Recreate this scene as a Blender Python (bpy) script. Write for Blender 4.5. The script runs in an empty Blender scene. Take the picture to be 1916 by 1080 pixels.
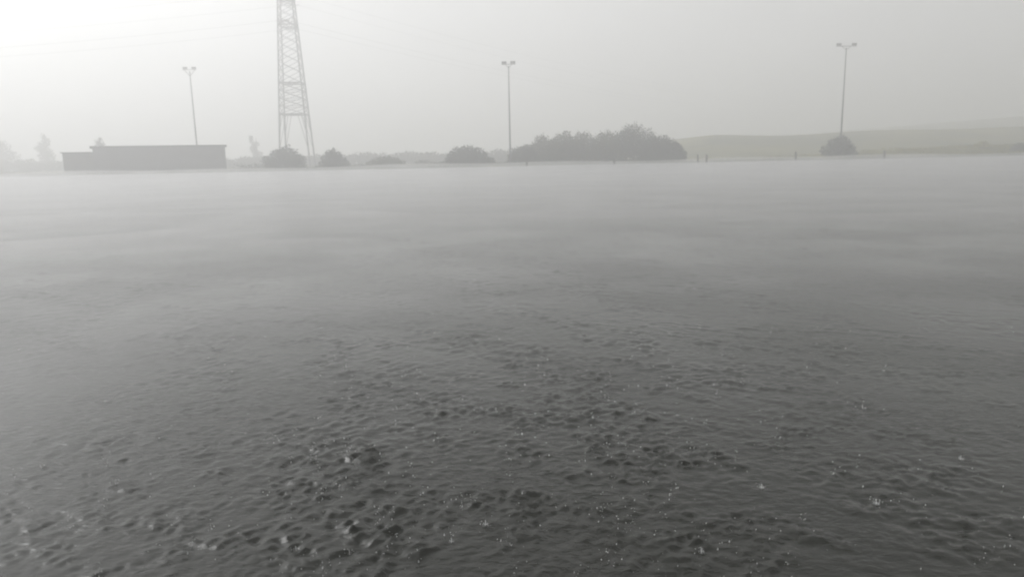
import bpy, bmesh, math, random
import numpy as np
from mathutils import Vector, Matrix, Euler

random.seed(7)
rng = np.random.default_rng(11)
R = math.radians
scn = bpy.context.scene
C = scn.collection

# ------------------------------------------------------------------ camera
cam_d = bpy.data.cameras.new('camera')
cam_d.sensor_width = 36.0
cam_d.lens = 36.0 * 1340 / 1916
cam_d.clip_start = 0.05
cam_d.clip_end = 6000
cam = bpy.data.objects.new('camera', cam_d)
C.objects.link(cam)
cam.matrix_world = (Matrix.Translation((0, 0, 1.6)) @ Matrix.Rotation(R(90 - 10.28), 4, 'X')
                    @ Matrix.Rotation(R(-1.2), 4, 'Z'))
scn.camera = cam

# ------------------------------------------------------------------ sky and sun (overcast, brightest to the left)
SUN_AZ, SUN_EL = -64.0, 42.0        # azimuth from +Y, negative to the left
w = bpy.data.worlds.new('World')
scn.world = w
w.use_nodes = True
nt = w.node_tree
nt.nodes.clear()
sky = nt.nodes.new('ShaderNodeTexSky')
sky.sky_type = 'NISHITA'
sky.sun_disc = False
sky.sun_elevation = R(SUN_EL)
sky.sun_rotation = R(SUN_AZ)
sky.air_density = 1.0
sky.dust_density = 4.5
sky.ozone_density = 1.0
bw = nt.nodes.new('ShaderNodeRGBToBW')
mixs = nt.nodes.new('ShaderNodeMix'); mixs.data_type = 'RGBA'
mixs.inputs[0].default_value = 1.0
# even light of the cloud deck veiling the sky
deck = nt.nodes.new('ShaderNodeMix'); deck.data_type = 'RGBA'
deck.inputs[0].default_value = 0.34
deck.inputs[7].default_value = (4.6, 4.6, 4.6, 1)
# soft variation of the cloud deck
tc = nt.nodes.new('ShaderNodeTexCoord')
mp = nt.nodes.new('ShaderNodeMapping'); mp.inputs['Scale'].default_value = (1.0, 1.0, 2.6)
nz = nt.nodes.new('ShaderNodeTexNoise'); nz.inputs['Scale'].default_value = 2.2
nz.inputs['Detail'].default_value = 4.0; nz.inputs['Roughness'].default_value = 0.55
mr = nt.nodes.new('ShaderNodeMapRange')
mr.inputs[1].default_value = 0.25; mr.inputs[2].default_value = 0.75
mr.inputs[3].default_value = 0.90; mr.inputs[4].default_value = 1.10
mul = nt.nodes.new('ShaderNodeMix'); mul.data_type = 'RGBA'; mul.blend_type = 'MULTIPLY'
mul.inputs[0].default_value = 1.0
bg = nt.nodes.new('ShaderNodeBackground'); bg.inputs['Strength'].default_value = 0.11
out = nt.nodes.new('ShaderNodeOutputWorld')
L = nt.links.new
L(sky.outputs[0], bw.inputs[0])
L(sky.outputs[0], mixs.inputs[6]); L(bw.outputs[0], mixs.inputs[7])
L(tc.outputs['Generated'], mp.inputs[0]); L(mp.outputs[0], nz.inputs['Vector'])
L(nz.outputs['Fac'], mr.inputs[0])
L(mixs.outputs[2], deck.inputs[6]); L(deck.outputs[2], mul.inputs[6]); L(mr.outputs[0], mul.inputs[7])
L(mul.outputs[2], bg.inputs['Color']); L(bg.outputs[0], out.inputs['Surface'])

sd = bpy.data.lights.new('sun', 'SUN')
sd.energy = 1.0
sd.angle = R(30)
sd.color = (1.0, 0.993, 0.985)
sun = bpy.data.objects.new('sun', sd)
C.objects.link(sun)
sdir = Vector((math.sin(R(SUN_AZ)) * math.cos(R(SUN_EL)), math.cos(R(SUN_AZ)) * math.cos(R(SUN_EL)), math.sin(R(SUN_EL))))
sun.rotation_euler = sdir.to_track_quat('Z', 'Y').to_euler()

# ------------------------------------------------------------------ exposure and render
vs = scn.view_settings
vs.view_transform = 'Standard'
vs.look = 'None'
vs.exposure = 1.03
vs.gamma = 1.0
vs.use_curve_mapping = False
scn.render.engine = 'CYCLES'
scn.cycles.use_denoising = True
scn.cycles.max_bounces = 8
scn.cycles.volume_bounces = 2
scn.cycles.use_adaptive_sampling = True
scn.cycles.filter_width = 2.2            # a soft phone-video lens

# ------------------------------------------------------------------ helpers
def mat(name, col, rough=0.8, spec=0.5, metal=0.0, var=0.0, vscale=1.0, bump=0.0, bscale=6.0, col2=None):
    m = bpy.data.materials.new(name)
    m.use_nodes = True
    t = m.node_tree
    b = t.nodes['Principled BSDF']
    b.inputs['Roughness'].default_value = rough
    b.inputs['Metallic'].default_value = metal
    b.inputs['Specular IOR Level'].default_value = spec
    b.inputs['Base Color'].default_value = (*col, 1)
    co = t.nodes.new('ShaderNodeTexCoord')
    if var > 0 or col2:
        n = t.nodes.new('ShaderNodeTexNoise')
        n.inputs['Scale'].default_value = vscale
        n.inputs['Detail'].default_value = 6
        n.inputs['Roughness'].default_value = 0.6
        t.links.new(co.outputs['Object'], n.inputs['Vector'])
        rp = t.nodes.new('ShaderNodeValToRGB')
        rp.color_ramp.elements[0].position = 0.32
        rp.color_ramp.elements[1].position = 0.68
        a = tuple(c * (1 - var) for c in col)
        d = col2 if col2 else tuple(c * (1 + var) for c in col)
        rp.color_ramp.elements[0].color = (*a, 1)
        rp.color_ramp.elements[1].color = (*d, 1)
        t.links.new(n.outputs['Fac'], rp.inputs[0])
        t.links.new(rp.outputs[0], b.inputs['Base Color'])
    if bump > 0:
        n2 = t.nodes.new('ShaderNodeTexNoise')
        n2.inputs['Scale'].default_value = bscale
        n2.inputs['Detail'].default_value = 5
        t.links.new(co.outputs['Object'], n2.inputs['Vector'])
        bp = t.nodes.new('ShaderNodeBump')
        bp.inputs['Strength'].default_value = bump
        bp.inputs['Distance'].default_value = 0.05
        t.links.new(n2.outputs['Fac'], bp.inputs['Height'])
        t.links.new(bp.outputs[0], b.inputs['Normal'])
    return m

def link(name, me, m=None, parent=None):
    o = bpy.data.objects.new(name, me)
    C.objects.link(o)
    if m is not None:
        me.materials.append(m)
    if parent is not None:
        o.parent = parent
    return o

def obj(name, bm, m, parent=None, smooth=False):
    me = bpy.data.meshes.new(name)
    bm.to_mesh(me)
    bm.free()
    if smooth:
        me.polygons.foreach_set('use_smooth', np.ones(len(me.polygons), dtype=bool))
    return link(name, me, m, parent)

def pydata(name, v, f, m, parent=None, smooth=False):
    me = bpy.data.meshes.new(name)
    me.from_pydata(v, [], f)
    me.update()
    if smooth:
        me.polygons.foreach_set('use_smooth', np.ones(len(me.polygons), dtype=bool))
    return link(name, me, m, parent)

def thing(name, label, cat, loc=(0, 0, 0), rz=0.0, group=None):
    o = bpy.data.objects.new(name, None)
    o.empty_display_size = 0.5
    C.objects.link(o)
    o.location = loc
    o.rotation_euler = (0, 0, rz)
    return tag(o, label, cat, group)

def tag(o, label, cat, group=None):
    o['label'] = label
    o['category'] = cat
    if group:
        o['group'] = group
    return o

def box(bm, x0, x1, y0, y1, z0, z1, bevel=0.0):
    r = bmesh.ops.create_cube(bm, size=1.0)
    bmesh.ops.scale(bm, vec=(x1 - x0, y1 - y0, z1 - z0), verts=r['verts'])
    bmesh.ops.translate(bm, vec=((x0 + x1) / 2, (y0 + y1) / 2, (z0 + z1) / 2), verts=r['verts'])
    if bevel > 0:
        es = list({e for v in r['verts'] for e in v.link_edges})
        bmesh.ops.bevel(bm, geom=es, offset=bevel, segments=1, affect='EDGES')

def bar(bm, a, b, ra, rb=None, n=6):
    a, b = Vector(a), Vector(b)
    rb = ra if rb is None else rb
    d = (b - a)
    q = d.to_track_quat('Z', 'Y')
    va, vb = [], []
    for i in range(n):
        t = 2 * math.pi * i / n + math.pi / n
        u = q @ Vector((math.cos(t), math.sin(t), 0))
        va.append(bm.verts.new(a + u * ra))
        vb.append(bm.verts.new(b + u * rb))
    for i in range(n):
        j = (i + 1) % n
        bm.faces.new((va[i], va[j], vb[j], vb[i]))
    bm.faces.new(va[::-1]); bm.faces.new(vb)

# ------------------------------------------------------------------ materials
def water_material():
    m = bpy.data.materials.new('murky_water')
    m.use_nodes = True
    t = m.node_tree
    b = t.nodes['Principled BSDF']
    b.inputs['Base Color'].default_value = (0.013, 0.014, 0.011, 1)
    b.inputs['Roughness'].default_value = 0.17
    b.inputs['IOR'].default_value = 1.333
    co = t.nodes.new('ShaderNodeTexCoord')
    mp = t.nodes.new('ShaderNodeMapping')
    mp.inputs['Rotation'].default_value = (0, 0, R(20))
    mp.inputs['Scale'].default_value = (0.7, 1.25, 1)
    t.links.new(co.outputs['Object'], mp.inputs[0])
    n1 = t.nodes.new('ShaderNodeTexNoise'); n1.inputs['Scale'].default_value = 24; n1.inputs['Detail'].default_value = 4
    n1.inputs['Roughness'].default_value = 0.6; n1.inputs['Distortion'].default_value = 0.6
    n2 = t.nodes.new('ShaderNodeTexNoise'); n2.inputs['Scale'].default_value = 34; n2.inputs['Detail'].default_value = 3
    # gust patches: the wind roughens some areas of the surface more than others
    ng = t.nodes.new('ShaderNodeTexNoise'); ng.inputs['Scale'].default_value = 0.55; ng.inputs['Detail'].default_value = 2
    rg = t.nodes.new('ShaderNodeMapRange')
    rg.inputs[1].default_value = 0.35; rg.inputs[2].default_value = 0.65; rg.inputs[3].default_value = 0.25; rg.inputs[4].default_value = 1.0
    t.links.new(co.outputs['Object'], ng.inputs['Vector'])
    t.links.new(ng.outputs['Fac'], rg.inputs[0])
    for n in (n1, n2):
        t.links.new(mp.outputs[0], n.inputs['Vector'])
    b1 = t.nodes.new('ShaderNodeBump'); b1.inputs['Distance'].default_value = 0.010
    b2 = t.nodes.new('ShaderNodeBump'); b2.inputs['Distance'].default_value = 0.004; b2.inputs['Strength'].default_value = 0.5
    t.links.new(rg.outputs[0], b1.inputs['Strength'])
    t.links.new(n1.outputs['Fac'], b1.inputs['Height'])
    t.links.new(n2.outputs['Fac'], b2.inputs['Height'])
    t.links.new(b1.outputs[0], b2.inputs['Normal'])
    t.links.new(b2.outputs[0], b.inputs['Normal'])
    return m

M = {
    'water': water_material(),
    'grass': mat('wet_grass', (0.06, 0.075, 0.022), 0.9, 0.2, var=0.3, vscale=0.05, bump=0.6, bscale=3, col2=(0.15, 0.14, 0.045)),
    'blade': mat('grass_blade', (0.07, 0.085, 0.035), 0.8, 0.2),
    'leaf': mat('leaf', (0.035, 0.045, 0.022), 0.75, 0.3, var=0.35, vscale=0.8),
    'leaf2': mat('olive_leaf', (0.065, 0.072, 0.024), 0.75, 0.3, var=0.3, vscale=0.8),
    'leaf_y': mat('yellow_leaf', (0.26, 0.24, 0.06), 0.75, 0.3, var=0.3, vscale=1.0),
    'leaf_y2': mat('bank_grass', (0.19, 0.175, 0.04), 0.8, 0.2, var=0.4, vscale=0.15),
    'bark': mat('bark', (0.05, 0.042, 0.034), 0.9, 0.2, var=0.3, vscale=5, bump=0.4),
    'clad': mat('grey_cladding', (0.085, 0.088, 0.09), 0.6, 0.4, var=0.12, vscale=0.7),
    'clad2': mat('grey_green_cladding', (0.085, 0.09, 0.078), 0.65, 0.4, var=0.15, vscale=0.7),
    'fascia': mat('dark_fascia', (0.045, 0.046, 0.048), 0.5, 0.4, var=0.1, vscale=1),
    'door': mat('roller_door', (0.075, 0.077, 0.08), 0.5, 0.4),
    'steel': mat('galvanised_steel', (0.12, 0.122, 0.125), 0.55, 0.4, metal=0.3, var=0.15, vscale=2),
    'dark_steel': mat('dark_steel', (0.05, 0.05, 0.052), 0.5, 0.4, var=0.1, vscale=2),
    'glass': mat('lamp_glass', (0.25, 0.25, 0.25), 0.15, 0.5),
    'wire': mat('conductor', (0.10, 0.10, 0.10), 0.6, 0.4),
    'wood': mat('wet_timber', (0.10, 0.095, 0.085), 0.8, 0.3, var=0.3, vscale=6),
    'insul': mat('insulator', (0.09, 0.06, 0.05), 0.3, 0.5),
    'skylit_foam': mat('splash_water', (0.55, 0.56, 0.56), 0.12, 0.5),  # pale base colour: aerated water plus painted-in sky brightness the drops would refract
}

# ------------------------------------------------------------------ terrain
def smooth(a, b, x):
    t = np.clip((x - a) / (b - a), 0, 1)
    return t * t * (3 - 2 * t)

def terrain_h(x, y):
    x = np.asarray(x, float); y = np.asarray(y, float)
    shore = 151 + 1.2 * np.sin(x * 0.09) + 0.7 * np.sin(x * 0.31 + 1) + 0.25 * np.sin(x * 1.1)
    shore = shore + 0.10 * np.clip(np.abs(x) - 70, 0, 400) * (x < 0)
    d = y - shore
    h = np.where(d < 0, np.clip(d * 0.06, -0.9, 0), 0.30 * smooth(0, 6, d) + 0.25 * smooth(6, 40, d))
    # low grass bank on the right, close to the water
    h = h + smooth(60, 120, x) * (1.9 * np.exp(-((y - 176) / 11.0) ** 2))
    # grassy hill behind, and a higher one far behind it
    roll = 0.5 * np.sin(x * 0.045 + 0.6) + 0.3 * np.sin(x * 0.11)
    h = h + smooth(30, 75, x) * (8.0 + roll) * smooth(190, 262, y)
    h = h + smooth(110, 330, x + 0.12 * (y - 420)) * 11.0 * smooth(290, 430, y)
    h = h + 0.06 * np.sin(x * 0.7 + y * 0.5) * smooth(0, 3, d)
    return h

xs = np.concatenate([np.linspace(-1450, -330, 22), np.linspace(-320, 320, 321), np.linspace(330, 1450, 22)])
ys = np.concatenate([np.linspace(-300, 130, 12), np.arange(140, 200, 1.0), np.arange(200, 460, 4.0), np.linspace(470, 1450, 24)])
X, Y = np.meshgrid(xs, ys)
Z = terrain_h(X, Y)
nv = X.size
nx, ny = len(xs), len(ys)
v = np.stack([X.ravel(), Y.ravel(), Z.ravel()], 1)
ii = (np.arange(ny - 1)[:, None] * nx + np.arange(nx - 1)[None, :]).ravel()
f = np.stack([ii, ii + 1, ii + nx + 1, ii + nx], 1)

def np_mesh(name, v, f):
    me = bpy.data.meshes.new(name)
    me.vertices.add(len(v)); me.vertices.foreach_set('co', v.astype(np.float32).ravel())
    k = f.shape[1]
    me.loops.add(f.size); me.loops.foreach_set('vertex_index', f.astype(np.int32).ravel())
    me.polygons.add(len(f))
    me.polygons.foreach_set('loop_start', np.arange(0, f.size, k, dtype=np.int32))
    me.polygons.foreach_set('loop_total', np.full(len(f), k, dtype=np.int32))
    me.update(calc_edges=True)
    return me

g = link('ground', np_mesh('ground', v, f), M['grass'])
g['kind'] = 'structure'
g.data.polygons.foreach_set('use_smooth', np.ones(len(f), dtype=bool))

def gz(x, y):
    return float(terrain_h(x, y))

# ------------------------------------------------------------------ water: a fan-shaped sheet with real waves
NR, NC = 1250, 900
cy0 = -4.0
RA, RB = 4.6 ** -0.5, 270 ** -0.5
rr = (RA - np.linspace(0, 1, NR) * (RA - RB)) ** -2.0      # rows packed towards the near end
th = np.linspace(R(-47), R(47), NC)
RR, TH = np.meshgrid(rr, th, indexing='ij')
WX = RR * np.sin(TH); WY = cy0 + RR * np.cos(TH)
dr = np.gradient(rr)
cell = np.maximum(RR * (th[1] - th[0]), dr[:, None])
def row_of(r_):
    return int((RA - r_ ** -0.5) / (RA - RB) * (NR - 1))
# gusts
gust = np.zeros_like(WX)
for k in range(14):
    a = rng.uniform(0, 2 * math.pi); lam = rng.uniform(2.5, 14.0); ph = rng.uniform(0, 6.28)
    gust += np.sin((WX * math.cos(a) * 0.6 + WY * math.sin(a)) * 2 * math.pi / lam + ph)
gust = 0.5 + 0.5 * np.tanh(gust / 2.6)
gust = 0.30 + 0.45 * gust
# the rain comes down hardest in two squalls in front
gust += 0.85 * np.exp(-((WX + 0.7) / 1.5) ** 2 - ((WY - 3.2) / 1.3) ** 2) + 0.45 * np.exp(-((WX - 0.9) / 2.0) ** 2 - ((WY - 5.2) / 1.6) ** 2)
# broken, clumpy patches: each raindrop burst roughens its own surroundings
patch = np.zeros_like(WX)
for k in range(26):
    a = rng.uniform(0, 2 * math.pi); lam = rng.uniform(0.28, 1.3); ph = rng.uniform(0, 6.28)
    patch += np.sin((WX * math.cos(a) * 0.8 + WY * math.sin(a)) * 2 * math.pi / lam + ph) * smooth(2.0, 4.5, lam / cell)
gust = gust * (0.35 + 1.15 * (0.5 + 0.5 * np.tanh(patch / 2.6)))
WZ = np.zeros_like(WX)
NW = 170
for k in range(NW):
    lam = 0.045 * (0.30 / 0.045) ** (rng.uniform(0, 1) ** 1.2)
    a = R(-66) + rng.normal(0, 1.7)          # travel direction, towards the camera and to the right
    kk = 2 * math.pi / lam
    amp = 0.0165 / kk * (1.0 if lam < 0.13 else 0.6)
    ph = rng.uniform(0, 6.28)
    fade = smooth(2.0, 4.5, lam / cell)
    arg = (WX * math.cos(a) + WY * math.sin(a)) * kk + ph
    WZ += amp * fade * (np.sin(arg) + 0.2 * np.sin(2 * arg + 0.8))
WZ *= gust
# lumps, rings and pits beaten into the surface by the rain
for k in range(30000):
    r0 = 6.0 * (24 / 6.0) ** rng.uniform(0, 1); t0 = rng.uniform(R(-40), R(40))
    i0 = row_of(r0); j0 = int((t0 - th[0]) / (th[1] - th[0]))
    rad = rng.uniform(0.016, 0.040)
    wi = int(rad * 2.2 / dr[min(i0, NR - 1)]) + 2; wj = int(rad * 2.2 / (r0 * (th[1] - th[0]))) + 2
    s = (slice(max(i0 - wi, 0), min(i0 + wi, NR)), slice(max(j0 - wj, 0), min(j0 + wj, NC)))
    cx = r0 * math.sin(t0); cyy = cy0 + r0 * math.cos(t0)
    q = np.sqrt((WX[s] - cx) ** 2 + (WY[s] - cyy) ** 2) / rad
    am = rad * rng.uniform(0.04, 0.135) * gust[i0, min(max(j0, 0), NC - 1)]
    if k % 12 == 0:
        WZ[s] += 1.3 * am * (np.exp(-((q - 1.5) / 0.20) ** 2) + 0.7 * np.exp(-((q - 0.8) / 0.2) ** 2) + 0.8 * np.exp(-(q / 0.3) ** 2))   # spreading double ring
    elif k % 3 == 0:
        WZ[s] += am * (np.exp(-((q - 1.0) / 0.35) ** 2) - 0.8 * np.exp(-(q / 0.5) ** 2))     # ring with a pit
    else:
        WZ[s] += am * (1 if k % 3 == 1 else -1) * np.exp(-(q / 0.7) ** 2)                    # lump or hollow
v = np.stack([WX.ravel(), WY.ravel(), WZ.ravel()], 1)
ii = (np.arange(NR - 1)[:, None] * NC + np.arange(NC - 1)[None, :]).ravel()
f = np.stack([ii, ii + NC, ii + NC + 1, ii + 1], 1)
me = np_mesh('water', v, f)
me.polygons.foreach_set('use_smooth', np.ones(len(f), dtype=bool))
wo = link('water', me, M['water'])
wo['kind'] = 'structure'

# ------------------------------------------------------------------ long low building at the water's edge
def building():
    t = thing('shed_building', 'long low flat-roofed grey building at the far water edge', 'building', (-81.8, 163.5, 0.35), R(21.2))
    dz = -0.4
    bm = bmesh.new()
    # front wall with door openings cut by building it in pieces: piers and a lintel band
    x0, x1, D, H = -10.0, 17.0, 9.0, 5.55
    doors = [(-7.2, -4.4), (-1.4, 1.4), (5.0, 7.8), (11.6, 14.4)]
    cur = x0
    for a, b in doors:
        box(bm, cur, a, 0, 0.3, dz, 3.3); cur = b
    box(bm, cur, x1, 0, 0.3, dz, 3.3)
    box(bm, x0, x1, 0, 0.3, 3.3, H)
    box(bm, x0, x0 + 0.3, 0.3, D, dz, H); box(bm, x1 - 0.3, x1, 0.3, D, dz, H); box(bm, x0 + 0.3, x1 - 0.3, D - 0.3, D, dz, H)
    obj('wall', bm, M['clad'], t)
    for a, b in doors:
        bm = bmesh.new()
        for k in range(11):
            box(bm, a, b, 0.13, 0.19, dz + k * 0.336, dz + k * 0.336 + 0.32)
        box(bm, a, b, 0.18, 0.2, dz, 3.3)
        obj('roller_door', bm, M['door'], t)
    bm = bmesh.new()
    for k in range(45):                          # standing ribs of the cladding on the upper wall
        x = x0 + 0.25 + k * 0.59
        box(bm, x, x + 0.07, -0.05, 0.0, 3.45, H - 0.02)
    o = obj('cladding_rib', bm, M['clad'], t); o['kind'] = 'stuff'
    bm = bmesh.new()
    box(bm, x0 - 0.35, x1 + 0.35, -0.45, D + 0.35, H, H + 0.16)
    r = obj('roof', bm, M['fascia'], t)
    bm = bmesh.new()
    box(bm, x0 - 0.42, x1 + 0.42, -0.53, -0.45, H - 0.25, H + 0.30)
    obj('fascia', bm, M['fascia'], r)
    bm = bmesh.new()
    bar(bm, (x1 - 0.6, -0.12, dz), (x1 - 0.6, -0.12, H - 0.1), 0.06)
    obj('downpipe', bm, M['fascia'], t)
    # lower wing on the left
    a0, a1, h2 = -15.9, -10.0, 4.45
    bm = bmesh.new()
    box(bm, a0, a0 + 2.0, 0.5, 0.8, dz, h2); box(bm, a0 + 3.1, a1, 0.5, 0.8, dz, h2); box(bm, a0 + 2.0, a0 + 3.1, 0.5, 0.8, 2.2, h2)
    box(bm, a0, a0 + 0.3, 0.8, 7.5, dz, h2); box(bm, a0 + 0.3, a1, 7.2, 7.5, dz, h2)
    obj('wing_wall', bm, M['clad2'], t)
    bm = bmesh.new(); box(bm, a0 + 2.0, a0 + 3.1, 0.62, 0.68, dz, 2.2)
    d = obj('door', bm, M['door'], t)
    bm = bmesh.new(); box(bm, a0 + 2.85, a0 + 2.97, 0.55, 0.62, 1.05, 1.1)
    obj('handle', bm, M['steel'], d)
    bm = bmesh.new(); box(bm, a0 - 0.3, a1 - 0.36, 0.1, 7.8, h2, h2 + 0.18)
    obj('wing_roof', bm, M['fascia'], t)
building()

# ------------------------------------------------------------------ lattice pylon
def pylon():
    px, py, rz = -61.0, 210.0, R(5)
    t = thing('transmission_pylon', 'tall lattice steel pylon rising out of the top of the picture', 'pylon', (px, py, gz(px, py)), rz)
    HT = 55.0
    def hw(z):                                   # half width of the mast
        return 4.2 - 2.15 * min(z, 44) / 44.0 - 0.8 * max(0, z - 44) / 11
    corners = [(-1, -1), (1, -1), (1, 1), (-1, 1)]
    pt = lambda c, z: (c[0] * hw(z), c[1] * hw(z), z)
    for c in corners:
        bm = bmesh.new()
        bar(bm, pt(c, -0.3), pt(c, 44), 0.22, 0.17, 4); bar(bm, pt(c, 44), pt(c, HT), 0.2, 0.14, 4)
        obj('leg', bm, M['steel'], t)
    # main horizontal frames
    for z in (14.8, 23.4, 39.0, 46.0):
        bm = bmesh.new()
        for i in range(4):
            bar(bm, pt(corners[i], z), pt(corners[(i + 1) % 4], z), 0.19, None, 4)
        if z in (14.8, 23.4):
            bar(bm, pt(corners[0], z), pt(corners[2], z), 0.12, None, 4)
            bar(bm, pt(corners[1], z), pt(corners[3], z), 0.12, None, 4)
        obj('horizontal_frame', bm, M['steel'], t)
    # lower open part: knee braces inside each leg pair
    for i in range(4):
        a, b = corners[i], corners[(i + 1) % 4]
        bm = bmesh.new()
        def on(c, z): return Vector(pt(c, z))
        mid = (on(a, 14.8) + on(b, 14.8)) / 2
        for c, o2 in ((a, b), (b, a)):
            foot = on(c, 5.0)
            bar(bm, foot, on(c, 14.8).lerp(mid, 0.55), 0.08, None, 4)
            bar(bm, on(c, 9.5), on(c, 14.8).lerp(mid, 0.28), 0.09, None, 4)
        obj('knee_brace', bm, M['steel'], t)
    # X bracing: short bays between the two strong bands, longer bays above
    zs = [14.8, 17.0, 19.1, 21.3, 23.4]
    z = 23.4
    while z < 50:
        z += max(2.0, hw(z) * 0.95); zs.append(min(z, HT - 2))
    for k in range(len(zs) - 1):
        for i in range(4):
            a, b = corners[i], corners[(i + 1) % 4]
            bm = bmesh.new()
            bar(bm, pt(a, zs[k]), pt(b, zs[k + 1]), 0.095, None, 4)
            bar(bm, pt(b, zs[k]), pt(a, zs[k + 1]), 0.095, None, 4)
            if k < 3:
                bar(bm, pt(a, zs[k + 1]), pt(b, zs[k + 1]), 0.09, None, 4)
            obj('cross_brace', bm, M['steel'], t)
    ends = []
    for z, ln in ((39.0, 6.5), (46.0, 8.5)):
        for s in (-1, 1):
            bm = bmesh.new()
            h = hw(z)
            tip = (0, s * ln, z + 0.2)
            for c in (-1, 1):
                bar(bm, (c * h, s * h, z), tip, 0.13, None, 4)
                bar(bm, (c * h, s * h, z + 1.8), tip, 0.10, None, 4)
                for q in (0.3, 0.6):
                    p0 = Vector((c * h, s * h, z)).lerp(Vector(tip), q); p1 = Vector((c * h, s * h, z + 1.8)).lerp(Vector(tip), q - 0.2)
                    bar(bm, p0, p1, 0.07, None, 4)
            arm = obj('crossarm', bm, M['steel'], t)
            bm = bmesh.new()
            for d in (-1, 1):                    # strain insulators along the line
                for q in range(9):
                    x = d * (0.35 + q * 0.17)
                    bar(bm, (x, s * ln, z + 0.15), (x + d * 0.09, s * ln, z + 0.13), 0.16, 0.12, 8)
                bar(bm, (0, s * ln, z + 0.15), (d * 1.85, s * ln, z + 0.1), 0.03)
            obj('insulator', bm, M['insul'], arm)
            ends.append((s * ln, z + 0.1, z))
    bm = bmesh.new()
    for c in corners:
        bar(bm, pt(c, HT), (0, 0, HT + 1.6), 0.1, None, 4)
    obj('peak', bm, M['steel'], t)
    for c in corners:
        bm = bmesh.new(); box(bm, c[0] * hw(0) - 0.5, c[0] * hw(0) + 0.5, c[1] * hw(0) - 0.5, c[1] * hw(0) + 0.5, -0.8, 0.25, 0.06)
        obj('footing', bm, mat('concrete', (0.3, 0.3, 0.29), 0.9), t)
    # conductors, one thing per wire
    base = gz(px, py)
    names = {(1, 39): 'far lower', (-1, 39): 'near lower', (1, 46): 'far upper', (-1, 46): 'near upper'}
    for yy, zz, z in ends:
        for d in (-1, 1):
            bm = bmesh.new()
            st = Matrix.Rotation(rz, 3, 'Z') @ Vector((d * 1.85, yy, zz)) + Vector((px, py, base))
            if d < 0:
                en = st + Vector((-330, -18, -1.0))
            else:
                en = st + Vector((420, 470, 6.0))
            n = 44
            span = (en - st).length
            sag = 8.5 if d < 0 else 16
            pts = []
            for k in range(n + 1):
                q = k / n
                p = st.lerp(en, q); p.z -= sag * 4 * q * (1 - q)
                pts.append(p)
            for k in range(n):
                bar(bm, pts[k], pts[k + 1], 0.027, None, 4)
            side = 'left' if d < 0 else 'right'
            tag(obj('power_line', bm, M['wire']), 'sagging power line running %s from the %s crossarm of the pylon' % (side, names[(1 if yy > 0 else -1, int(z))]),
                'power line', 'power lines on the pylon')
pylon()

# ------------------------------------------------------------------ floodlight masts
def mast(x, y, top, half, label, yaw, vee):
    b = gz(x, y)
    t = thing('floodlight_mast', label, 'floodlight', (x, y, b), yaw, 'floodlight masts')
    h = top - b
    bm = bmesh.new()
    bar(bm, (0, 0, 0), (0, 0, 0.9), 0.30, 0.27, 10)
    bar(bm, (0, 0, 0.9), (0, 0, h - 0.9), 0.20, 0.11, 10)
    obj('pole', bm, M['steel'], t, True)
    bm = bmesh.new(); box(bm, -0.42, 0.42, -0.42, 0.42, -0.4, 0.06, 0.04)
    obj('base_plate', bm, M['steel'], t)
    bm = bmesh.new()
    box(bm, -half, half, -0.06, 0.06, h - 0.62, h - 0.50)
    if vee:
        for s in (-1, 1):
            bar(bm, (0, 0, h - 2.1), (s * half * 0.8, 0, h - 0.6), 0.06)
    else:
        for s in (-1, 1):
            bar(bm, (0, 0, h - 1.3), (s * half * 0.45, 0, h - 0.6), 0.05)
    obj('crossbar', bm, M['dark_steel'], t)
    for s in (-1, 1):
        for k in range(2):
            xx = s * (half * 0.98 - 0.26 - k * 0.54)
            bm = bmesh.new()
            rot = Matrix.Translation((xx, -0.05, h - 0.18)) @ Matrix.Rotation(R(28), 4, 'X')
            box(bm, -0.25, 0.25, -0.16, 0.16, -0.24, 0.24, 0.05)
            bmesh.ops.transform(bm, matrix=rot, verts=bm.verts)
            lamp = obj('lamp_head', bm, M['steel'], t)
            bm = bmesh.new()
            box(bm, -0.21, 0.21, -0.175, -0.162, -0.19, 0.19)
            bmesh.ops.transform(bm, matrix=rot, verts=bm.verts)
            obj('glass', bm, M['glass'], lamp)
            bm = bmesh.new()
            bar(bm, (xx, 0, h - 0.55), (xx, 0, h - 0.2), 0.05)
            obj('bracket', bm, M['dark_steel'], lamp)
mast(-76.8, 180.0, 25.0, 1.6, 'floodlight mast with a forked head standing behind the long grey building', R(4), True)
mast(0.25, 158.5, 22.0, 1.5, 'thin floodlight mast left of the big clump of trees', R(-8), False)
mast(74.1, 163, 24.9, 2.30, 'tallest floodlight mast, at the right above a round bush', R(3), False)

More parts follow.
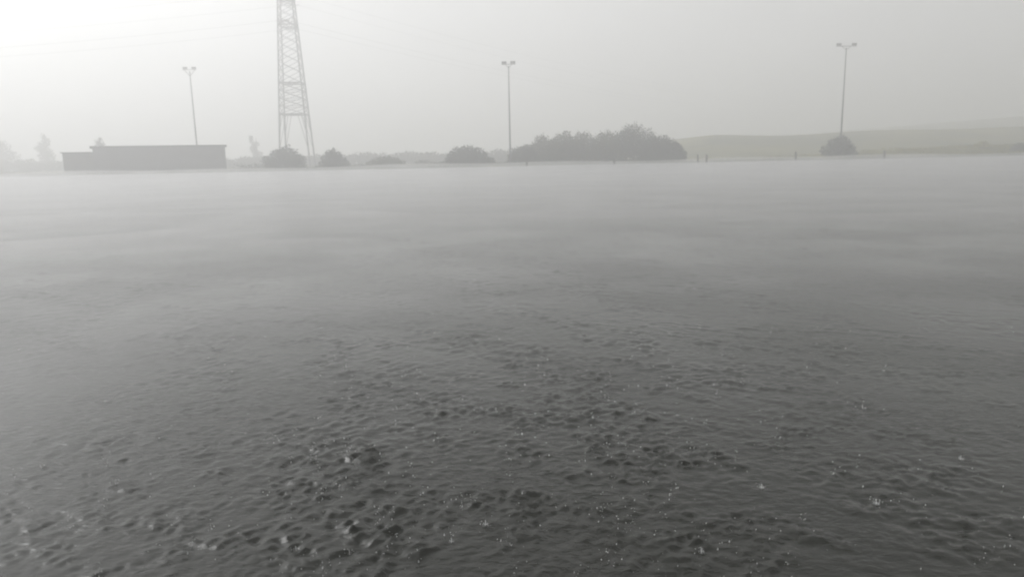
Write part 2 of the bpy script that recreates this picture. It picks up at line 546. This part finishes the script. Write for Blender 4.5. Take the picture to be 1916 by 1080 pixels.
# ------------------------------------------------------------------ trees and bushes
def leaf_cloud(n, lobes, size, lo, jitter=0.5):
    """n leaf-sized kinked quads spread through a union of ellipsoid lobes (cx,cy,cz,rx,ry,rz)"""
    lob = np.array(lobes)
    wts = (lob[:, 3] * lob[:, 4] * lob[:, 5]) ** 0.72
    idx = rng.choice(len(lob), n, p=wts / wts.sum())
    d = rng.normal(size=(n, 3)); d /= np.linalg.norm(d, axis=1)[:, None]
    rad = rng.uniform(0, 1, n) ** 0.38
    # ragged rim: leaves gather in clumps
    bump = 1 + 0.16 * np.sin(d[:, 0] * 7 + idx) * np.cos(d[:, 2] * 6 + idx * 2) + rng.normal(0, 0.06, n)
    p = lob[idx, :3] + d * lob[idx, 3:] * (rad * bump)[:, None]
    p[:, 2] = np.maximum(p[:, 2], lo + rng.uniform(0, 0.3, n))
    u = rng.normal(size=(n, 3)); u /= np.linalg.norm(u, axis=1)[:, None]
    w_ = rng.normal(size=(n, 3)); w_ -= (w_ * u).sum(1)[:, None] * u; w_ /= np.linalg.norm(w_, axis=1)[:, None]
    nn = np.cross(u, w_)
    s = size * rng.uniform(0.55, 1.3, n)[:, None]
    v0 = p - u * s; v1 = p + w_ * s * 0.45 + nn * s * 0.15; v2 = p + u * s; v3 = p - w_ * s * 0.45 + nn * s * 0.15
    v = np.stack([v0, v1, v2, v3], 1).reshape(-1, 3)
    return v, np.arange(4 * n).reshape(n, 4)

def tree(name, label, cat, x, y, lobes, n, size=0.2, leaf='leaf', group=None, trunk=0.16, stems=1, lo=0.25):
    z = gz(x, y)
    t = thing(name, label, cat, (x, y, z - 0.05), 0, group)
    v, f = leaf_cloud(n, lobes, size, lo)
    link('crown' if 'tree' in name else 'foliage', np_mesh('foliage', v, f), M[leaf], t)
    bm = bmesh.new()
    top = max(l[2] for l in lobes)
    for s in range(stems):
        ox = (s - (stems - 1) / 2) * 0.45 + random.uniform(-0.1, 0.1)
        p0 = Vector((ox, random.uniform(-0.2, 0.2), -0.3))
        p1 = Vector((ox * 1.4 + random.uniform(-0.2, 0.2), 0, top * 0.45)); p2 = Vector((ox * 2, 0, top))
        bar(bm, p0, p1, trunk, trunk * 0.75, 7); bar(bm, p1, p2, trunk * 0.75, trunk * 0.35, 7)
    for l in lobes:
        c = Vector(l[:3])
        bar(bm, (0, 0, min(top * 0.4, c.z * 0.6)), c, trunk * 0.5, trunk * 0.2, 5)
    obj('trunk' if 'tree' in name else 'stem', bm, M['bark'], t)
    return t

def lobes_for(wd, ht, k=6, lo=0.15, peak=0.0, seed=1, flat=0.0):
    """a bumpy dome wd wide and ht high"""
    rs = random.Random(seed)
    out = [(peak * 0.5, 0, ht * 0.48, wd * 0.36, wd * 0.30, ht * 0.44)]
    for i in range(k):
        q = -1 + 2 * (i + 0.5) / k
        hgt = ht * (1 - 0.55 * abs(q - peak / (wd * 0.5)) ** 1.8) * rs.uniform(0.9, 1.03)
        rx = wd / k * rs.uniform(0.75, 1.05)
        rz = hgt * rs.uniform(0.30, 0.40)
        out.append((q * (wd * 0.5 - rx * 0.6), rs.uniform(-0.3, 0.3) * wd * 0.4, hgt - rz, rx, wd * 0.25, rz))
        out.append((q * (wd * 0.5 - rx * 0.5), rs.uniform(-0.3, 0.3) * wd * 0.4, hgt * 0.32, rx, wd * 0.25, hgt * 0.32))
    return out

tree('round_bush', 'wide rounded bush in front of the pylon foot', 'bush', -49.2, 160, lobes_for(9.6, 5.2, 6, seed=2), 5200, 0.24, group='bushes along the far shore')
tree('peaked_tree', 'small peaked tree just right of the pylon, thin stems below', 'tree', -38.0, 158, lobes_for(6.6, 4.3, 5, peak=-0.3, seed=5), 3600, 0.23, stems=3, group='bushes along the far shore')
tree('low_hedge_bush', 'low pale spreading bush between the peaked tree and the dome-shaped bush', 'bush', -28.0, 165, lobes_for(9.4, 2.7, 6, seed=8), 2600, 0.2, 'leaf2', group='bushes along the far shore', stems=2)
tree('dome_bush', 'dark dome-shaped bush left of the thin floodlight mast', 'bush', -8.6, 160, lobes_for(11.2, 4.9, 7, peak=-1.0, seed=11), 5600, 0.24, group='bushes along the far shore')
tree('round_bush', 'lone dark bush at the foot of the tallest floodlight mast', 'bush', 72.9, 161, lobes_for(7.6, 5.2, 5, seed=14), 4200, 0.24, group='bushes along the far shore')
# the large clump right of the middle: single trees whose crowns touch
clump = [
    (3.2, 163, 5.8, 4.6, 21, 'leaf', 'small tree at the left end of the big clump'),
    (7.6, 165, 6.8, 6.6, 22, 'leaf2', 'second tree from the left in the big clump'),
    (12.2, 164, 7.0, 7.6, 23, 'leaf2', 'third tree from the left in the big clump, flat topped'),
    (17.0, 166, 7.2, 7.6, 24, 'leaf2', 'olive tree in the middle of the big clump'),
    (21.8, 164, 7.2, 7.6, 25, 'leaf2', 'olive tree left of the tallest tree in the big clump'),
    (28.2, 165, 11.0, 8.8, 26, 'leaf', 'tallest and broadest tree of the big clump'),
    (33.8, 164, 7.6, 6.4, 27, 'leaf', 'sloping dark tree right of the tallest tree in the clump'),
    (36.9, 163, 4.4, 4.6, 28, 'leaf', 'lowest tree at the right end of the big clump'),
]
for x, y, wd, ht, sd_, lf, lb in clump:
    tree('broad_tree', lb, 'tree', x, y, lobes_for(wd * 1.28, ht, 7, seed=sd_), int(1100 * wd), 0.2, lf, 'trees of the big clump', trunk=0.2)
# paler trees farther back
def tall(name, label, x, y, wd, ht, seed, n=2600, leaf='leaf', lean=0.0):
    rs = random.Random(seed)
    lb = []
    for i in range(9):
        q = (i + 0.5) / 9
        r = wd * 0.5 * (1 - 0.75 * q ** 1.7) * rs.uniform(0.8, 1.1)
        lb.append((rs.uniform(-0.15, 0.15) * wd + lean * q, rs.uniform(-0.15, 0.15) * wd, ht * (0.06 + 0.88 * q), r, r, ht * 0.10))
    tree(name, label, 'tree', x, y, lb, n, 0.36, leaf, 'faint trees in the distance', trunk=0.25)
tall('poplar_tree', 'faint pointed tree left of the long grey building', -183.5, 290, 7.6, 15.2, 31)
tall('poplar_tree', 'slim faint tree between the long building and the pylon', -100.0, 290, 4.6, 12.8, 32, 1500, lean=-1.5)
tree('broad_tree', 'faint broad tree cut off by the left edge', 'tree', -200.5, 288, lobes_for(13, 14.0, 5, seed=33), 3600, 0.36, group='faint trees in the distance', trunk=0.3)
tree('round_tree', 'small round treetop peeping over the roof of the long building', 'tree', -106.8, 191, lobes_for(4.4, 9.2, 4, seed=34), 1800, 0.28, group='faint trees in the distance', trunk=0.2)
tree('shrub', 'pale yellow shrub on the grass bank at the right', 'shrub', 111.2, 171, lobes_for(3.6, 1.8, 4, seed=41), 900, 0.16, 'leaf_y')
tree('shrub', 'dark low shrub by the right edge at the waterline', 'shrub', 114.5, 163, lobes_for(5.0, 2.3, 4, seed=42), 1300, 0.18)

# far wood: one low mass behind everything
def far_wood():
    lob = []
    rs = random.Random(5)
    x = -330
    while x < 70:
        h = rs.uniform(3.6, 5.2)
        lob.append((x, 262 + rs.uniform(-6, 6), h * 0.5, rs.uniform(4, 7), 3.0, h * 0.5))
        x += rs.uniform(3.0, 6.0)
    v, f = leaf_cloud(60000, lob, 0.5, 0.1)
    o = link('far_wood', np_mesh('far_wood', v, f), M['leaf'])
    o['kind'] = 'stuff'
    o['label'] = 'faint low line of distant trees and hedge in the mist'
    o['category'] = 'wood'
far_wood()

# rough grass along the far shore
def shore_grass():
    n = 16000
    x = rng.uniform(-150, 175, n)
    y = 151.3 + np.abs(rng.normal(0, 3.0, n)) + 1.2 * np.sin(x * 0.09) + 0.10 * np.clip(np.abs(x) - 70, 0, 400) * (x < 0)
    z = terrain_h(x, y)
    h = rng.uniform(0.15, 0.5, n) * (1 + 0.5 * np.sin(x * 0.35) * np.sin(x * 0.08 + 2))
    a = rng.uniform(0, math.pi, n); wd = 0.09
    lx = rng.normal(0, 0.12, n); ly = rng.normal(0, 0.12, n)
    dx = np.cos(a) * wd; dy = np.sin(a) * wd
    v = np.stack([np.stack([x - dx, y - dy, z - 0.05], 1), np.stack([x + dx, y + dy, z - 0.05], 1), np.stack([x + lx, y + ly, z + h], 1)], 1).reshape(-1, 3)
    o = link('shore_grass', np_mesh('shore_grass', v, np.arange(3 * n).reshape(n, 3)), M['blade'])
    o['kind'] = 'stuff'
    o['label'] = 'rough wet grass along the far shore'
    o['category'] = 'grass'
shore_grass()

# weeds between the bushes, and longer yellowish grass on the right bank
def undergrowth(name, label, cat, x0, x1, y0, y1, n, hmax, size, leaf):
    x = rng.uniform(x0, x1, n); y = rng.uniform(y0, y1, n)
    cl = 0.5 + 0.5 * np.sin(x * 0.21 + 1.3) * np.sin(x * 0.083 + 0.4) + 0.25 * np.sin(x * 0.9)
    z = terrain_h(x, y) + rng.uniform(0, 1, n) ** 1.4 * hmax * np.clip(cl, 0.12, 1.1)
    p = np.stack([x, y, z], 1)
    u = rng.normal(size=(n, 3)); u[:, 2] += 0.9; u /= np.linalg.norm(u, axis=1)[:, None]
    w_ = rng.normal(size=(n, 3)); w_ -= (w_ * u).sum(1)[:, None] * u; w_ /= np.linalg.norm(w_, axis=1)[:, None]
    s_ = size * rng.uniform(0.5, 1.3, n)[:, None]
    v = np.stack([p - u * s_, p + w_ * s_ * 0.35, p + u * s_, p - w_ * s_ * 0.35], 1).reshape(-1, 3)
    o = link(name, np_mesh(name, v, np.arange(4 * n).reshape(n, 4)), M[leaf])
    o['kind'] = 'stuff'; o['label'] = label; o['category'] = cat
undergrowth('undergrowth', 'low weeds along the far bank between the bushes', 'undergrowth', -60, 37, 156, 163, 14000, 1.5, 0.17, 'leaf')
undergrowth('bank_grass', 'long yellowish green grass on the right bank', 'grass', 62, 160, 158, 182, 15000, 0.9, 0.2, 'leaf_y2')

# ------------------------------------------------------------------ short posts at the far edge of the water
def post(x, y, h, wd, label):
    t = thing('short_post', label, 'post', (x, y, min(gz(x, y), 0.0)), random.uniform(-0.3, 0.3), 'posts at the far edge of the water')
    bm = bmesh.new(); bar(bm, (0, 0, -0.5), (random.uniform(-0.05, 0.05), 0, h), wd, wd * 0.85, 8)
    obj('shaft', bm, M['wood'], t)
    bm = bmesh.new(); bar(bm, (0, 0, h - 0.02), (0, 0, h + 0.16), wd * 1.25, wd * 0.5, 8)
    obj('cap', bm, M['wood'], t)
post(40.0, 147.5, 1.75, 0.24, 'darkest short post in the water right of the big clump')
post(38.3, 147.8, 1.7, 0.20, 'thin pale post just left of the darkest post')
post(3.5, 147.5, 2.0, 0.22, 'short post under the left end of the big clump')
post(21.3, 148.0, 1.6, 0.26, 'stubby post under the middle of the big clump')
post(58.7, 149.0, 1.8, 0.22, 'short post left of the lone bush by the tallest mast')
post(77.1, 149.5, 1.7, 0.22, 'short post right of the lone bush by the tallest mast')

# ------------------------------------------------------------------ splashes
def water_z(x, y):
    r_ = math.hypot(x, y - cy0); t_ = math.atan2(x, y - cy0)
    i = row_of(r_); j = int((t_ - th[0]) / (th[1] - th[0]))
    return float(WZ[min(max(i, 0), NR - 1), min(max(j, 0), NC - 1)])

def drop(bm, c, r):
    q = bmesh.ops.create_icosphere(bm, subdivisions=1, radius=r)
    bmesh.ops.scale(bm, vec=(1, 1, random.uniform(1.0, 1.6)), verts=q['verts'])
    bmesh.ops.translate(bm, vec=c, verts=q['verts'])

def splash(x, y, s, label):
    s *= 0.5
    t = thing('rain_splash', label, 'splash', (x, y, water_z(x, y)), random.uniform(0, 6), 'raindrop splashes on the near water')
    bm = bmesh.new()
    bar(bm, (0, 0, -0.004), (0.002 * s, 0, 0.016 * s), 0.007 * s, 0.003 * s, 8)
    bar(bm, (0.002 * s, 0, 0.016 * s), (0.003 * s, 0.001, 0.034 * s), 0.003 * s, 0.0022 * s, 8)
    drop(bm, (0.003 * s, 0.001, 0.040 * s), 0.0048 * s)
    obj('jet', bm, M['skylit_foam'], t, True)
    bm = bmesh.new()
    n = 11
    for k in range(n):
        a = 2 * math.pi * k / n; a2 = a + 2 * math.pi / n
        h = random.uniform(0.010, 0.020) * s
        p = lambda an, rr_, zz: bm.verts.new((math.cos(an) * rr_ * s, math.sin(an) * rr_ * s, zz))
        v0, v1, v2 = p(a, 0.020, -0.003), p(a2, 0.020, -0.003), p((a + a2) / 2, 0.029, h)
        bm.faces.new((v0, v1, v2))
        v0, v1, v2 = p(a2, 0.0185, -0.003), p(a, 0.0185, -0.003), p((a + a2) / 2, 0.0285, h)
        bm.faces.new((v0, v1, v2))
    obj('crown', bm, M['skylit_foam'], t)
    for k in range(random.randint(5, 9)):
        bm = bmesh.new()
        a = random.uniform(0, 6.28); rr_ = random.uniform(0.02, 0.06) * s
        drop(bm, (math.cos(a) * rr_, math.sin(a) * rr_, random.uniform(0.008, 0.05) * s), random.uniform(0.0018, 0.004) * s)
        obj('droplet', bm, M['skylit_foam'], t, True)
SP = [(-0.14, 2.93, 1.0, 'bright splash near the bottom, just left of the middle'),
      (-0.28, 2.80, 0.8, 'bright splash lowest left of the middle'),
      (-0.93, 2.77, 0.9, 'bright splash at the bottom, leftmost of the lowest row'),
      (-0.70, 2.74, 0.7, 'small splash at the bottom, second in the lowest row'),
      (1.19, 3.24, 0.9, 'tall thin splash in the dark water right of the middle'),
      (0.75, 2.68, 0.9, 'thin bright splash at the very bottom right of the middle'),
      (1.65, 3.05, 1.1, 'broad dull splash in the dark lower right'),
      (-2.04, 3.42, 0.9, 'small splash at the lower left edge of the choppy patch'),
      (2.33, 3.52, 0.9, 'small splash near the lower right edge')]
for a in SP:
    splash(*a)

def spray():
    """tiny jets and droplets thrown up all over the near water"""
    verts, faces = [], []
    n = 16000
    r_ = 6.3 * (26 / 6.3) ** rng.uniform(0, 1, n)
    t_ = rng.uniform(R(-42), R(42), n)
    gi = np.array([row_of(q) for q in r_]); gj = ((t_ - th[0]) / (th[1] - th[0])).astype(int)
    keep = rng.uniform(0, 1, n) < (gust[gi, gj] / 1.3) ** 2
    r_, t_ = r_[keep], t_[keep]
    n = len(r_)
    # small splash crowns: droplets bunched together
    m = min(n, 420)
    rc = np.repeat(r_[:m], 9) ; tcn = np.repeat(t_[:m], 9)
    jr = np.abs(rng.normal(0, 0.020, 9 * m)); ja = rng.uniform(0, 6.28, 9 * m)
    r_ = np.concatenate([r_, rc + jr * np.cos(ja)]); t_ = np.concatenate([t_, tcn + jr * np.sin(ja) / rc])
    n = len(r_)
    for k in range(n):
        x = r_[k] * math.sin(t_[k]); y = cy0 + r_[k] * math.cos(t_[k])
        z = water_z(x, y)
        s = 0.0006 + 0.0017 * rng.uniform(0, 1) ** 3 * (1 + 0.03 * r_[k])
        if k % 3 == 0:
            zc, hz = z + 0.004, rng.uniform(2, 5) * s       # short jet
        else:
            zc, hz = z + rng.uniform(0.006, 0.07), s * 1.3   # droplet in the air
        b = len(verts)
        verts += [(x - s, y, zc), (x, y - s, zc), (x + s, y, zc), (x, y + s, zc), (x, y, zc + hz), (x, y, zc - s)]
        faces += [(b, b + 1, b + 4), (b + 1, b + 2, b + 4), (b + 2, b + 3, b + 4), (b + 3, b, b + 4),
                  (b + 1, b, b + 5), (b + 2, b + 1, b + 5), (b + 3, b + 2, b + 5), (b, b + 3, b + 5)]
    o = pydata('rain_spray', verts, faces, M['skylit_foam'])
    o['kind'] = 'stuff'
    o['label'] = 'fine droplets bouncing off the rain-beaten water'
    o['category'] = 'spray'
spray()

# ------------------------------------------------------------------ haze: rain-filled air over the whole place
def haze():
    m = bpy.data.materials.new('haze_volume')
    m.use_nodes = True
    t = m.node_tree
    t.nodes.clear()
    o_ = t.nodes.new('ShaderNodeOutputMaterial')
    pv = t.nodes.new('ShaderNodeVolumePrincipled')
    pv.inputs['Color'].default_value = (0.93, 0.93, 0.93, 1)
    pv.inputs['Density'].default_value = 0.0056
    pv.inputs['Anisotropy'].default_value = 0.45
    t.links.new(pv.outputs[0], o_.inputs['Volume'])
    bm = bmesh.new()
    box(bm, -1500, 1500, -350, 1500, -2.2, 60)
    o = obj('haze', bm, m)
    o['kind'] = 'stuff'
    o['label'] = 'pale rain haze hanging over the whole flooded field'
    o['category'] = 'haze'
haze()

# ------------------------------------------------------------------ spray mist: a low, uneven layer thrown up by the rain over the water
def spray_mist():
    m = bpy.data.materials.new('spray_mist_volume')
    m.use_nodes = True
    t = m.node_tree
    t.nodes.clear()
    o_ = t.nodes.new('ShaderNodeOutputMaterial')
    pv = t.nodes.new('ShaderNodeVolumePrincipled')
    pv.inputs['Color'].default_value = (0.95, 0.95, 0.95, 1)
    pv.inputs['Density'].default_value = 0.088
    pv.inputs['Anisotropy'].default_value = 0.4
    t.links.new(pv.outputs[0], o_.inputs['Volume'])
    nr_, nc_ = 170, 150
    r1 = np.unique(np.concatenate([4.9 * np.exp(np.linspace(0, math.log(290 / 4.9), 150)), np.arange(140, 290, 2.0)])); nr_ = len(r1); t1 = np.linspace(R(-46), R(46), nc_)
    A, B = np.meshgrid(r1, t1, indexing='ij')
    X_ = A * np.sin(B); Y_ = cy0 + A * np.cos(B)
    rg = np.random.default_rng(4)
    nse = np.zeros_like(X_)
    for k in range(16):
        a = rg.uniform(0, 6.28); lam = rg.uniform(2.0, 9.0) * (1 + 0 * k); ph = rg.uniform(0, 6.28)
        nse += np.sin((X_ * math.cos(a) * 0.7 + Y_ * math.sin(a)) * 6.283 / lam + ph) * smooth(1.5, 4, lam / (A * 0.03))
    nse = 0.5 + 0.5 * np.tanh(nse / 3.0)
    tk = 0.03 + 0.27 * smooth(3.0, 10, Y_) * (0.75 + 0.5 * nse * (1 - 0.7 * smooth(9, 30, Y_))) * (1 - 0.4 * smooth(25, 110, Y_))
    tk += 0.30 * np.exp(-((X_ + 2.6) / 1.5) ** 2 - ((Y_ - 5.6) / 1.9) ** 2)          # drifting patches on the left
    tk += 0.23 * np.exp(-((X_ + 1.2) / 1.5) ** 2 - ((Y_ - 7.2) / 2.2) ** 2)
    tk += 0.24 * np.exp(-((X_ + 2.9) / 0.8) ** 2 - ((Y_ - 3.6) / 1.5) ** 2)
    tk += 0.16 * np.exp(-((X_ - 2.5) / 0.9) ** 2 - ((Y_ - 3.9) / 1.0) ** 2)
    tk += (0.75 + 0.25 * np.sin(X_ * 0.13 + 1) * np.sin(X_ * 0.05)) * np.exp(-((Y_ - 153) / 5.5) ** 2)   # spray heaped up along the far bank
    edge = (1 - smooth(165, 185, Y_)) * smooth(4.9, 5.6, A) * (1 - smooth(R(43), R(46), np.abs(B)))
    top = -0.25 + (tk + 0.25) * edge
    v1 = np.stack([X_.ravel(), Y_.ravel(), top.ravel()], 1)
    v2 = np.stack([X_.ravel(), Y_.ravel(), np.full(X_.size, -0.5)], 1)
    n_ = X_.size
    ii = (np.arange(nr_ - 1)[:, None] * nc_ + np.arange(nc_ - 1)[None, :]).ravel()
    f1 = np.stack([ii, ii + nc_, ii + nc_ + 1, ii + 1], 1)[:, ::-1]
    f2 = np.stack([ii, ii + nc_, ii + nc_ + 1, ii + 1], 1) + n_
    sides = []
    for c in (0, nc_ - 1):
        k = np.arange(nr_ - 1) * nc_ + c
        q = np.stack([k, k + nc_, k + nc_ + n_, k + n_], 1)
        sides.append(q if c == 0 else q[:, ::-1])
    for r_ in (0, nr_ - 1):
        k = r_ * nc_ + np.arange(nc_ - 1)
        q = np.stack([k, k + 1, k + 1 + n_, k + n_], 1)
        sides.append(q[:, ::-1] if r_ == 0 else q)
    me = np_mesh('spray_mist', np.concatenate([v1, v2]), np.concatenate([f1, f2] + sides))
    o = link('spray_mist', me, m)
    bm = bmesh.new(); bm.from_mesh(me); bmesh.ops.recalc_face_normals(bm, faces=bm.faces); bm.to_mesh(me); bm.free()
    o['kind'] = 'stuff'
    o['label'] = 'low pale spray mist hugging the rain-beaten water'
    o['category'] = 'mist'
spray_mist()
